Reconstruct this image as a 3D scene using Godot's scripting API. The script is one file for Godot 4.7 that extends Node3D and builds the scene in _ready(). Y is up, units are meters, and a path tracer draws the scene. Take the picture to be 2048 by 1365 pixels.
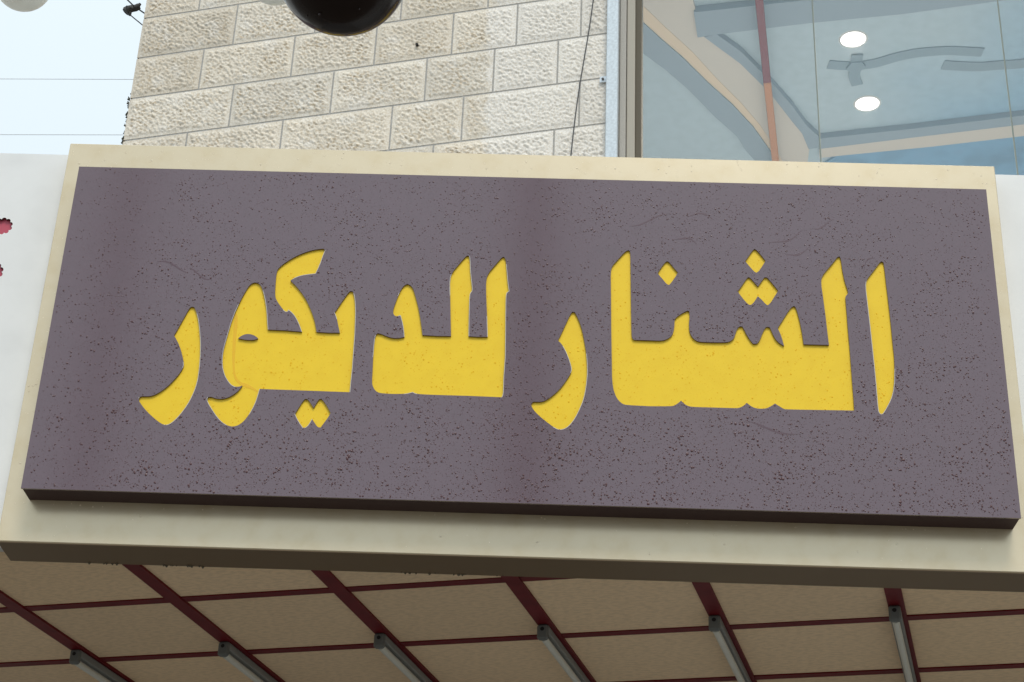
extends Node3D
# A shop sign with yellow lettering on a cream box, canopy ceiling below, stone building and lit window above.
# Units are metres. The sign's front face lies in z = 0; the building is turned by FACADE_TURN against it.

const FACADE_TURN := 0.253547
const SIGN_Y := 4.695            # height of the middle of the brown face
const FACE_W := 3.5
const FACE_H := 1.3566
const FRONT := -2.1              # distance of the building's front along the facade axes
const ROOM_CEILING := 8.6
const SOFFIT := 3.872            # underside of the canopy panels

var facade := Transform3D(Basis(Vector3.UP, -FACADE_TURN), Vector3.ZERO)
var used := {}
var rng := RandomNumberGenerator.new()

# outlines of the lettering on the brown face, in millimetres from its middle
const OUTLINES := {
	"ra_small": [-1244, 66, -1236, 71, -1227, 69, -1217, 50, -1206, 20, -1195, -29, -1186, -78, -1180, -139, -1178, -187, -1178, -229, -1182, -264, -1191, -300, -1203, -333, -1220, -366, -1238, -393, -1256, -412, -1271, -417, -1288, -412, -1311, -395, -1335, -375, -1357, -353, -1376, -330, -1382, -318, -1380, -309, -1371, -304, -1355, -305, -1334, -302, -1310, -287, -1286, -265, -1263, -234, -1245, -204, -1234, -176, -1244, -141, -1258, -102, -1272, -75, -1287, -52, -1274, -17, -1258, 27],
	"yakaf": [-1013, 182, -1024, 177, -1034, 165, -1042, 146, -1053, 118, -1063, 86, -1073, 50, -1082, 8, -1088, -32, -1093, -69, -1098, -106, -1098, -136, -1095, -166, -1089, -190, -1079, -214, -1066, -234, -1053, -249, -1039, -256, -1023, -255, -1013, -251, -1024, -271, -1043, -290, -1063, -302, -1084, -307, -1105, -305, -1122, -298, -1132, -301, -1135, -310, -1126, -328, -1110, -351, -1092, -376, -1073, -396, -1053, -410, -1034, -416, -1014, -412, -997, -399, -981, -376, -968, -346, -958, -316, -953, -287, -949, -262, -825, -263, -719, -264, -621, -265, -621, -232, -620, -169, -621, -97, -622, -24, -626, 62, -631, 112, -637, 140, -643, 154, -652, 156, -659, 149, -676, 117, -703, 63, -694, 42, -686, 11, -677, -22, -718, -23, -763, -21, -771, 15, -781, 45, -797, 82, -815, 116, -834, 143, -855, 169, -880, 194, -865, 207, -843, 217, -817, 223, -789, 227, -776, 269, -769, 304, -762, 329, -767, 336, -782, 335, -809, 329, -842, 316, -873, 298, -904, 274, -924, 254, -936, 236, -935, 184, -932, 123, -917, 97, -901, 76, -890, 63, -882, 60, -877, 63, -875, 69, -861, 58, -846, 40, -833, 16, -823, -6, -817, -22, -881, -18, -943, -17, -949, 15, -954, 52, -963, 95, -974, 133, -983, 158, -993, 174, -1002, 180],
	"eye": [-1049, -57, -1036, -44, -1020, -38, -1006, -38, -989, -44, -976, -54, -983, -60, -1001, -63, -1023, -62, -1039, -59],
	"dots_low": [-811, -357, -798, -329, -787, -305, -780, -297, -772, -297, -763, -307, -746, -332, -736, -308, -729, -296, -721, -295, -710, -306, -695, -329, -683, -350, -691, -369, -703, -390, -714, -409, -725, -408, -734, -396, -748, -376, -757, -398, -767, -411, -777, -412, -789, -396, -802, -376],
	"lamdal": [-441, 193, -451, 188, -461, 174, -471, 148, -479, 117, -486, 88, -487, 70, -482, 57, -473, 53, -464, 56, -458, 59, -449, 31, -442, 0, -438, -32, -458, -38, -480, -38, -502, -32, -524, -22, -538, -19, -545, -28, -547, -58, -547, -119, -545, -179, -544, -224, -537, -244, -526, -259, -509, -266, -459, -267, -417, -265, -393, -257, -379, -265, -300, -266, -194, -266, -72, -268, -66, -259, -67, -188, -65, -104, -67, -19, -70, 80, -72, 159, -68, 168, -61, 173, -67, 211, -72, 255, -77, 300, -80, 315, -87, 322, -95, 317, -116, 286, -150, 237, -145, 152, -138, 65, -132, -22, -168, -23, -202, -22, -205, 63, -207, 153, -204, 163, -197, 172, -204, 219, -210, 264, -213, 305, -216, 320, -224, 323, -233, 314, -254, 283, -285, 236, -279, 148, -273, 61, -267, -23, -319, -24, -372, -22, -378, 14, -386, 57, -396, 101, -407, 138, -417, 169, -427, 186],
	"ra_mid": [177, 93, 186, 91, 194, 75, 205, 48, 215, 14, 223, -28, 230, -70, 234, -112, 236, -154, 234, -196, 229, -238, 222, -273, 209, -309, 197, -338, 179, -368, 161, -385, 140, -391, 122, -383, 95, -362, 71, -342, 49, -320, 37, -300, 36, -290, 43, -282, 59, -282, 77, -281, 98, -268, 118, -250, 139, -226, 157, -198, 170, -174, 180, -152, 177, -132, 168, -102, 154, -67, 140, -43, 126, -29, 139, 3, 154, 43, 170, 84],
	"shina": [383, 365, 389, 360, 390, 346, 392, 219, 394, 94, 396, 2, 398, -10, 405, -18, 461, -18, 506, -19, 527, -11, 543, 3, 550, 22, 554, 50, 553, 72, 566, 87, 582, 99, 596, 108, 603, 111, 609, 107, 610, 88, 607, 57, 608, 27, 614, 6, 627, -11, 643, -19, 693, -19, 741, -18, 758, -13, 771, 0, 776, 17, 780, 32, 787, 46, 794, 51, 803, 50, 810, 36, 817, 18, 830, -6, 840, -20, 851, -21, 860, -14, 868, 3, 876, 26, 885, 46, 893, 52, 903, 50, 909, 36, 916, 15, 925, -3, 939, -17, 953, -26, 948, -2, 941, 25, 932, 47, 953, 84, 976, 124, 987, 138, 996, 143, 1002, 138, 1008, 113, 1015, 76, 1020, 40, 1023, 9, 1025, -17, 1072, -17, 1117, -17, 1114, 30, 1110, 104, 1105, 178, 1098, 264, 1124, 301, 1154, 340, 1165, 358, 1174, 362, 1179, 354, 1182, 306, 1188, 256, 1200, 208, 1195, 198, 1187, 188, 1188, 168, 1189, 119, 1190, 51, 1192, -22, 1193, -94, 1194, -172, 1195, -231, 1195, -281, 1050, -283, 956, -284, 943, -283, 930, -274, 912, -262, 899, -272, 883, -282, 862, -285, 841, -283, 825, -275, 811, -262, 799, -275, 783, -284, 767, -285, 684, -285, 610, -285, 594, -279, 584, -271, 575, -261, 563, -273, 550, -282, 537, -285, 463, -287, 377, -285, 361, -279, 345, -261, 335, -237, 329, -211, 326, -175, 324, -92, 321, 30, 319, 154, 316, 286, 335, 312, 362, 348, 373, 361],
	"dot_nun": [528, 321, 535, 318, 551, 295, 568, 273, 556, 250, 542, 227, 534, 218, 526, 221, 510, 243, 492, 267, 504, 291, 521, 317],
	"dot_top": [856, 385, 864, 381, 881, 358, 897, 334, 885, 313, 871, 289, 861, 281, 853, 285, 838, 305, 820, 330, 834, 353, 850, 379],
	"dots_shin": [830, 261, 837, 259, 850, 242, 865, 222, 880, 246, 890, 262, 900, 262, 916, 241, 940, 206, 924, 179, 910, 153, 899, 143, 891, 147, 878, 165, 863, 180, 851, 158, 839, 143, 831, 142, 823, 148, 805, 172, 789, 198, 806, 225, 823, 254],
	"alef": [1331, 345, 1338, 340, 1340, 311, 1342, 248, 1345, 185, 1347, 124, 1349, 62, 1350, 1, 1352, -59, 1350, -107, 1346, -155, 1341, -191, 1331, -226, 1318, -253, 1301, -283, 1295, -291, 1289, -292, 1282, -285, 1281, -257, 1280, -181, 1278, -98, 1275, -13, 1272, 72, 1268, 164, 1264, 255, 1287, 287, 1314, 326, 1324, 341],
	"wet": [-1071, 54, -1062, 41, -1059, -8, -1057, -69, -1054, -130, -1052, -166, -1043, -208, -1024, -234, -997, -239, -965, -259, -957, -265, -957, -272, -978, -261, -1017, -249, -1044, -226, -1055, -190, -1064, -130, -1069, -70, -1072, -8, -1074, 35],
}


# ------------------------------------------------------------------ naming
func numbered(called: String) -> String:
	used[called] = used.get(called, -1) + 1
	return called if used[called] == 0 else "%s_%03d" % [called, used[called]]

func tag(o: Node, label: String, category: String, group := "") -> void:
	o.set_meta("label", label)
	o.set_meta("category", category)
	if group != "":
		o.set_meta("group", group)

func thing(called: String, label: String, category: String, at: Vector3, group := "", frame := Transform3D.IDENTITY) -> Node3D:
	var o := Node3D.new()
	o.name = numbered(called)
	add_child(o, true)
	o.transform = frame * Transform3D(Basis.IDENTITY, at)
	o.set_meta("origin", at)
	tag(o, label, category, group)
	return o

func origin_of(o: Node) -> Vector3:
	return o.get_meta("origin", Vector3.ZERO)

# a part: its mesh is given in the coordinates that its thing's base is given in
func part(called: String, mesh: Mesh, m: Material, owner_thing: Node3D) -> MeshInstance3D:
	var mi := MeshInstance3D.new()
	mi.name = called
	mi.mesh = mesh
	mi.material_override = m
	mi.position = -origin_of(owner_thing)
	owner_thing.add_child(mi, true)
	return mi

func subpart(called: String, mesh: Mesh, m: Material, owner_part: Node3D) -> MeshInstance3D:
	var mi := MeshInstance3D.new()
	mi.name = called
	mi.mesh = mesh
	mi.material_override = m
	owner_part.add_child(mi, true)
	return mi

func structure(called: String, mesh: Mesh, m: Material, frame := Transform3D.IDENTITY) -> MeshInstance3D:
	var mi := MeshInstance3D.new()
	mi.name = called
	mi.mesh = mesh
	mi.material_override = m
	mi.transform = frame
	mi.set_meta("kind", "structure")
	add_child(mi, true)
	return mi

# ------------------------------------------------------------------ shapes
func begin() -> SurfaceTool:
	var st := SurfaceTool.new()
	st.begin(Mesh.PRIMITIVE_TRIANGLES)
	return st

func tri(st: SurfaceTool, a: Vector3, b: Vector3, c: Vector3, n: Vector3) -> void:
	if (b - a).cross(c - a).dot(n) > 0.0:
		var t := b
		b = c
		c = t
	for v in [a, b, c]:
		st.set_normal(n)
		st.add_vertex(v)

func quad(st: SurfaceTool, a: Vector3, b: Vector3, c: Vector3, d: Vector3, n: Vector3) -> void:
	tri(st, a, b, c, n)
	tri(st, a, c, d, n)

# a box with chamfered edges
func add_box(st: SurfaceTool, lo: Vector3, hi: Vector3, bevel := 0.0) -> void:
	var mid := (lo + hi) / 2.0
	var h := (hi - lo) / 2.0
	var b := minf(bevel, minf(h.x, minf(h.y, h.z)) * 0.9)
	for axis in 3:
		var u := (axis + 1) % 3
		var w := (axis + 2) % 3
		for s: float in [-1.0, 1.0]:
			var n := Vector3.ZERO
			n[axis] = s
			var p: Array[Vector3] = []
			for k in [[-1, -1], [1, -1], [1, 1], [-1, 1]]:
				var v := Vector3.ZERO
				v[axis] = s * h[axis]
				v[u] = k[0] * (h[u] - b)
				v[w] = k[1] * (h[w] - b)
				p.append(mid + v)
			quad(st, p[0], p[1], p[2], p[3], n)
			if b > 0.0:
				for t: float in [-1.0, 1.0]:      # the chamfer between this face and the face across u
					var e: Array[Vector3] = []
					for k in [[0, -1], [0, 1], [1, 1], [1, -1]]:
						var v := Vector3.ZERO
						v[axis] = s * (h[axis] if k[0] == 0 else h[axis] - b)
						v[u] = t * (h[u] - b if k[0] == 0 else h[u])
						v[w] = k[1] * (h[w] - b)
						e.append(mid + v)
					var en := Vector3.ZERO
					en[axis] = s
					en[u] = t
					quad(st, e[0], e[1], e[2], e[3], en.normalized())
	if b > 0.0:
		for sx: float in [-1.0, 1.0]:
			for sy: float in [-1.0, 1.0]:
				for sz: float in [-1.0, 1.0]:
					var s := Vector3(sx, sy, sz)
					tri(st, mid + s * (h - Vector3(0, b, b)), mid + s * (h - Vector3(b, 0, b)), mid + s * (h - Vector3(b, b, 0)), s.normalized())

func box(lo: Vector3, hi: Vector3, bevel := 0.0) -> ArrayMesh:
	var st := begin()
	add_box(st, lo, hi, bevel)
	return st.commit()

# an outline in x and y, extruded from z0 (back) to z1 (front)
func add_prism(st: SurfaceTool, outline: PackedVector2Array, z0: float, z1: float, lay := Basis.IDENTITY) -> void:
	var ring := outline.duplicate()
	if Geometry2D.is_polygon_clockwise(ring):
		ring.reverse()
	var ids := Geometry2D.triangulate_polygon(ring)
	for i in range(0, ids.size(), 3):
		for z: float in [z0, z1]:
			var a := ring[ids[i]]
			var b := ring[ids[i + 1]]
			var c := ring[ids[i + 2]]
			tri(st, lay * Vector3(a.x, a.y, z), lay * Vector3(b.x, b.y, z), lay * Vector3(c.x, c.y, z), lay * Vector3(0, 0, signf(z - (z0 + z1) / 2.0)))
	for i in ring.size():
		var a := ring[i]
		var b := ring[(i + 1) % ring.size()]
		var n := Vector3(b.y - a.y, a.x - b.x, 0).normalized()
		if is_polygon_outward(ring, n, a, b):
			n = -n
		quad(st, lay * Vector3(a.x, a.y, z0), lay * Vector3(b.x, b.y, z0), lay * Vector3(b.x, b.y, z1), lay * Vector3(a.x, a.y, z1), lay * n)

func is_polygon_outward(_ring: PackedVector2Array, _n: Vector3, _a: Vector2, _b: Vector2) -> bool:
	# Godot calls an outline clockwise with y down; after the reversal the ring may run either way, so test a point just outside
	var probe := (_a + _b) / 2.0 + Vector2(_n.x, _n.y) * 0.0005
	return Geometry2D.is_point_in_polygon(probe, _ring)

func prism(outline: PackedVector2Array, z0: float, z1: float, lay := Basis.IDENTITY) -> ArrayMesh:
	var st := begin()
	add_prism(st, outline, z0, z1, lay)
	return st.commit()

# a round bar along a path, smooth round its sides
func add_tube(st: SurfaceTool, path: Array, radius: float, sides := 8, end_radius := -1.0) -> void:
	var rings := []
	for i in path.size():
		var here: Vector3 = path[i]
		var ahead: Vector3 = path[mini(i + 1, path.size() - 1)]
		var behind: Vector3 = path[maxi(i - 1, 0)]
		var d := (ahead - behind).normalized()
		var side := d.cross(Vector3.UP if absf(d.y) < 0.9 else Vector3.RIGHT).normalized()
		var up := side.cross(d)
		var r := radius if end_radius < 0.0 else lerpf(radius, end_radius, float(i) / (path.size() - 1))
		var ring := []
		for k in sides:
			var a := TAU * k / sides
			var n := side * cos(a) + up * sin(a)
			ring.append([here + n * r, n])
		rings.append(ring)
	for i in rings.size() - 1:
		for k in sides:
			var j := (k + 1) % sides
			smooth_quad(st, rings[i][k], rings[i][j], rings[i + 1][j], rings[i + 1][k])
	for e in [0, rings.size() - 1]:
		var other: Vector3 = path[1] if e == 0 else path[path.size() - 2]
		var here: Vector3 = path[e]
		for k in sides:
			tri(st, here, rings[e][k][0], rings[e][(k + 1) % sides][0], (here - other).normalized())

func tube(path: Array, radius: float, sides := 8, end_radius := -1.0) -> ArrayMesh:
	var st := begin()
	add_tube(st, path, radius, sides, end_radius)
	return st.commit()

func smooth_quad(st: SurfaceTool, a: Array, b: Array, c: Array, d: Array) -> void:
	for t in [[a, b, c], [a, c, d]]:
		var p: Vector3 = t[0][0]
		var q: Vector3 = t[1][0]
		var r: Vector3 = t[2][0]
		var face := (q - p).cross(r - p)
		if face.length_squared() < 1e-16:
			continue
		var out: Vector3 = t[0][1] + t[1][1] + t[2][1]
		var order := [0, 2, 1] if face.dot(out) > 0.0 else [0, 1, 2]
		for k in order:
			st.set_normal(t[k][1])
			st.add_vertex(t[k][0])

# a turned shape: profile of (radius, height) points, about the y axis at a place
func add_lathe(st: SurfaceTool, profile: Array, at: Vector3, sides := 24) -> void:
	var rings := []
	for i in profile.size():
		var ahead: Vector2 = profile[mini(i + 1, profile.size() - 1)]
		var behind: Vector2 = profile[maxi(i - 1, 0)]
		var d := (ahead - behind).normalized()
		var ring := []
		for k in sides:
			var a := TAU * k / sides
			var n := Vector3(cos(a) * -d.y, d.x, sin(a) * -d.y)
			if i == 0:
				n = Vector3(0, -1, 0) if ahead.y > behind.y else Vector3(0, 1, 0)
			if i == profile.size() - 1:
				n = Vector3(0, 1, 0) if ahead.y > behind.y else Vector3(0, -1, 0)
			if i > 0 and i < profile.size() - 1 and ahead.y > behind.y:
				n = -n
			ring.append([at + Vector3(cos(a) * profile[i].x, profile[i].y, sin(a) * profile[i].x), n])
		rings.append(ring)
	for i in rings.size() - 1:
		for k in sides:
			var j := (k + 1) % sides
			smooth_quad(st, rings[i][k], rings[i][j], rings[i + 1][j], rings[i + 1][k])

# gentle bends of an outline are rounded, its sharp corners stay
func rounded(list: Array) -> PackedVector2Array:
	var p := PackedVector2Array()
	for i in range(0, list.size(), 2):
		p.append(Vector2(list[i], list[i + 1]) / 1000.0)
	for pass_ in 2:
		var q := PackedVector2Array()
		for i in p.size():
			var a := p[(i + p.size() - 1) % p.size()]
			var b := p[i]
			var c := p[(i + 1) % p.size()]
			var bend := absf((b - a).angle_to(c - b))
			if bend < deg_to_rad(48) and bend > deg_to_rad(4):
				var ra := minf(0.25, 0.02 / (b - a).length())
				var rc := minf(0.25, 0.02 / (c - b).length())
				q.append(b.lerp(a, ra))
				q.append(b.lerp(c, rc))
			else:
				q.append(b)
		p = q
	return p

# ------------------------------------------------------------------ materials
func lin(r: float, g: float, b: float) -> Color:
	return Color(r, g, b).linear_to_srgb()

func paint(r: float, g: float, b: float, rough := 0.6, specular := 0.5) -> StandardMaterial3D:
	var m := StandardMaterial3D.new()
	m.albedo_color = lin(r, g, b)
	m.roughness = rough
	m.metallic_specular = specular
	return m

func noise(seed_: int, frequency: float, octaves := 4, kind := FastNoiseLite.TYPE_SIMPLEX_SMOOTH) -> FastNoiseLite:
	var n := FastNoiseLite.new()
	n.seed = seed_
	n.frequency = frequency
	n.noise_type = kind
	n.fractal_octaves = octaves
	return n

func ramp_texture(n: FastNoiseLite, stops: Array, colors: Array, size := 512) -> NoiseTexture2D:
	var t := NoiseTexture2D.new()
	t.width = size
	t.height = size
	t.seamless = true
	t.noise = n
	t.normalize = true
	var g := Gradient.new()
	var o := PackedFloat32Array()
	var c := PackedColorArray()
	for i in stops.size():
		o.append(stops[i])
		c.append(colors[i])
	g.offsets = o
	g.colors = c
	t.color_ramp = g
	return t

func triplanar(m: StandardMaterial3D, per_metre: float) -> void:
	m.uv1_triplanar = true
	m.uv1_world_triplanar = false
	m.uv1_scale = Vector3.ONE * per_metre

func grey(v: float) -> Color:
	return Color(v, v, v)

# ------------------------------------------------------------------ the scene
func _ready() -> void:
	rng.seed = 20240611
	used.clear()
	make_camera()
	make_sky()
	make_ground()
	make_building()
	make_window()
	make_room()
	make_canopy()
	make_fascia()
	make_sign()
	make_tube_lights()
	make_poles_and_wires()
	make_balloons()

func make_camera() -> void:
	var cam := Camera3D.new()
	cam.name = "camera"
	cam.fov = 21.793
	cam.near = 0.05
	cam.far = 1000.0
	cam.transform = Transform3D(Basis(Vector3(0.9993, 0.0365, -0.0099), Vector3(-0.0275, 0.8815, 0.4713), Vector3(0.0259, -0.4707, 0.8819)).orthonormalized(), Vector3(0.1264, 1.5998, 5.7299))
	add_child(cam)
	cam.current = true

func make_sky() -> void:
	var sky := ProceduralSkyMaterial.new()
	sky.sky_top_color = Color(0.93, 0.98, 1.01)
	sky.sky_horizon_color = Color(0.785, 0.835, 0.865)
	sky.sky_curve = 1.0
	sky.ground_bottom_color = Color(0.35, 0.34, 0.33)
	sky.ground_horizon_color = Color(0.6, 0.62, 0.64)
	sky.sky_energy_multiplier = 1.0
	sky.sun_angle_max = 1.0
	var env := Environment.new()
	env.background_mode = Environment.BG_SKY
	env.sky = Sky.new()
	env.sky.sky_material = sky
	env.tonemap_mode = Environment.TONE_MAPPER_LINEAR
	env.tonemap_exposure = 1.22
	env.sdfgi_enabled = true
	env.ssao_enabled = true
	env.ssil_enabled = true
	var we := WorldEnvironment.new()
	we.name = "world"
	we.environment = env
	add_child(we)
	var sun := DirectionalLight3D.new()
	sun.name = "sun"
	sun.light_energy = 0.5
	sun.light_color = Color(1.0, 0.97, 0.92)
	sun.light_angular_distance = 20.0
	sun.shadow_enabled = true
	sun.sky_mode = DirectionalLight3D.SKY_MODE_LIGHT_ONLY
	add_child(sun)
	sun.look_at_from_position(Vector3(1.2, 8.2, 5.6), Vector3.ZERO)

func make_ground() -> void:
	var m := paint(0.17, 0.15, 0.122, 0.7)
	m.albedo_texture = ramp_texture(noise(3, 0.02, 5), [0.0, 0.5, 1.0], [grey(0.75), grey(0.9), grey(1.0)])
	triplanar(m, 0.4)
	var st := begin()
	quad(st, Vector3(-250, 0, -250), Vector3(250, 0, -250), Vector3(250, 0, 250), Vector3(-250, 0, 250), Vector3.UP)
	structure("ground", st.commit(), m)

# ------------------------------------------------------------------ the stone building
func make_building() -> void:
	var b := thing("stone_building", "building of rough cream limestone blocks behind the sign, with a glazed upper floor", "building", Vector3.ZERO, "", facade)
	var mortar := paint(0.53, 0.52, 0.5, 0.9)
	mortar.albedo_texture = ramp_texture(noise(5, 0.05, 4), [0.0, 1.0], [grey(0.78), grey(1.0)])
	triplanar(mortar, 2.0)
	var plaster := paint(0.62, 0.62, 0.6, 0.85)
	part("wall", box(Vector3(-3.05, 0, FRONT - 0.25), Vector3(-0.075, 11.4, FRONT - 0.0025)), mortar, b)
	part("wall", box(Vector3(-3.05, 0, -10), Vector3(-2.8, 11.4, FRONT - 0.251)), mortar, b)
	part("wall", box(Vector3(-0.074, 0, FRONT - 0.25), Vector3(6, 5.0, FRONT - 0.004)), plaster, b)
	part("wall", box(Vector3(-2.799, 0, -10), Vector3(6, 5.0, FRONT - 0.252)), plaster, b)
	part("wall", box(Vector3(-0.074, ROOM_CEILING + 0.3, FRONT - 0.25), Vector3(6, 11.4, FRONT - 0.004)), plaster, b)
	part("wall", box(Vector3(-2.799, ROOM_CEILING + 0.3, -10), Vector3(6, 11.4, FRONT - 0.252)), plaster, b)
	part("wall", box(Vector3(-2.799, 5.001, -10), Vector3(6, ROOM_CEILING + 0.299, -7.5)), plaster, b)
	part("wall", box(Vector3(5.2, 5.001, -7.499), Vector3(6, ROOM_CEILING + 0.299, FRONT - 0.005)), plaster, b)
	# the courses, each with the places of its upright joints
	var rows := [
		[9.2, 8.9, [-2.66, -2.1, -1.62, -1.05, -0.55]],
		[8.9, 8.6, [-2.4, -1.85, -1.3, -0.82, -0.36]],
		[8.6, 8.3, [-2.702, -2.16, -1.64, -1.12, -0.62]],
		[8.3, 7.9995, [-2.445, -1.93, -1.403, -0.879, -0.41]],
		[7.9995, 7.704, [-2.626, -2.049, -1.542, -1.08, -0.702, -0.332]],
		[7.704, 7.404, [-2.4, -1.781, -1.221, -0.825, -0.459]],
		[7.404, 7.103, [-2.654, -2.063, -1.406, -0.991, -0.331]],
		[7.103, 6.806, [-2.72, -2.2, -1.68, -1.148, -0.467]],
		[6.806, 6.51, [-2.45, -1.9, -1.37, -0.84, -0.4]],
		[6.51, 6.21, [-2.62, -2.06, -1.55, -1.02, -0.5]],
		[6.21, 5.91, [-2.4, -1.8, -1.26, -0.74, -0.3]],
	]
	var m := StandardMaterial3D.new()
	m.vertex_color_use_as_albedo = true
	m.roughness = 0.92
	m.metallic_specular = 0.25
	m.albedo_texture = ramp_texture(noise(11, 0.03, 5), [0.0, 0.35, 0.6, 1.0], [Color(0.86, 0.83, 0.78), Color(0.95, 0.935, 0.91), Color(1, 1, 1), Color(1, 1, 1)], 1024)
	triplanar(m, 2.2)
	var pits := noise(21, 36.0, 3, FastNoiseLite.TYPE_SIMPLEX_SMOOTH)
	var chips := noise(22, 60.0, 1, FastNoiseLite.TYPE_CELLULAR)
	chips.cellular_return_type = FastNoiseLite.RETURN_DISTANCE
	var rust := noise(23, 34.0, 2)
	var patchy := noise(24, 2.4, 3)
	var n_row := 0
	for row in rows:
		var xs: Array = [-3.064] + row[2] + [-0.112]
		for i in xs.size() - 1:
			var fine := n_row >= 2 and n_row <= 8
			part("stone_block", stone(Vector2(xs[i] + (0.0 if i == 0 else 0.0052), row[1] + 0.0052), Vector2(xs[i + 1] - 0.0052, row[0] - 0.0052), 0.0075 if fine else 0.03, pits, chips, rust, patchy), m, b)
		n_row += 1
	# the dressed edge of the wall beside the window frame
	var edge := paint(0.52, 0.5, 0.46, 0.85)
	edge.albedo_texture = ramp_texture(noise(31, 0.08, 4), [0.0, 0.4, 1.0], [grey(0.66), grey(0.92), grey(1.0)])
	triplanar(edge, 4.0)
	part("window_reveal", box(Vector3(-0.108, 5.0, FRONT - 0.005), Vector3(-0.0735, 9.2, FRONT + 0.008), 0.003), edge, b)
	# a square galvanised channel runs up beside the window
	var zinc := paint(0.74, 0.82, 0.88, 0.4)
	zinc.metallic = 0.35
	zinc.albedo_texture = ramp_texture(noise(33, 0.03, 4), [0.0, 1.0], [grey(0.86), grey(1.0)])
	triplanar(zinc, 3.0)
	var ch := thing("metal_channel", "galvanised square metal channel running up the stone wall beside the window", "pipe", Vector3(-0.142, 5.0, FRONT), "", facade)
	part("channel", box(Vector3(-0.174, 4.4, FRONT + 0.014), Vector3(-0.1105, 10.5, FRONT + 0.05), 0.004), zinc, ch)
	var br := part("bracket", box(Vector3(-0.216, 7.362, FRONT + 0.012), Vector3(-0.17, 7.402, FRONT + 0.018), 0.001), zinc, ch)
	subpart("screw_head", tube([Vector3(-0.198, 7.382, FRONT + 0.018), Vector3(-0.198, 7.382, FRONT + 0.024)], 0.007, 10), paint(0.05, 0.05, 0.05, 0.5), br)
	# a drilled hole, left as a dark plug
	part("plug", tube([Vector3(-1.285, 7.799, FRONT + 0.005), Vector3(-1.285, 7.799, FRONT + 0.019)], 0.0085, 10), paint(0.02, 0.02, 0.02, 0.9), b)
	# dry growth along the outer corner
	var st := begin()
	for k in 44:
		var y := 7.18 + 0.62 * rng.randf()
		var r := 0.004 + 0.006 * rng.randf()
		var c := Vector3(-3.064 - 0.003 * rng.randf(), y, FRONT - 0.02 + 0.03 * rng.randf())
		add_tube(st, [c - Vector3(r * 0.4, r, 0), c, c + Vector3(rng.randf_range(-r, r), r * 1.4, 0)], r, 5, r * 0.3)
	var moss := part("moss", st.commit(), paint(0.05, 0.05, 0.035, 0.95), b)
	moss.set_meta("kind", "stuff")
	# black cable down the wall
	var cb := begin()
	var path := []
	for k in 25:
		var y := lerpf(9.1, 6.2, k / 24.0)
		var u := -0.2602 + (y - 7.9489) * 0.098 + (0.006 * sin(y * 5.0))
		path.append(Vector3(u, y, FRONT + 0.03))
	add_tube(cb, path, 0.0034, 6)
	var cable := thing("wall_cable", "thin black cable hanging down the pale stones beside the metal channel", "cable", path[24], "", facade)
	part("cable", cb.commit(), paint(0.06, 0.06, 0.065, 0.6), cable)

func rough_of(x: float, y: float, lo: Vector2, hi: Vector2) -> float:
	return 0.25 + 0.75 * smoothstep(0.01, 0.04, minf(minf(x - lo.x, hi.x - x), minf(y - lo.y, hi.y - y)))

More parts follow.
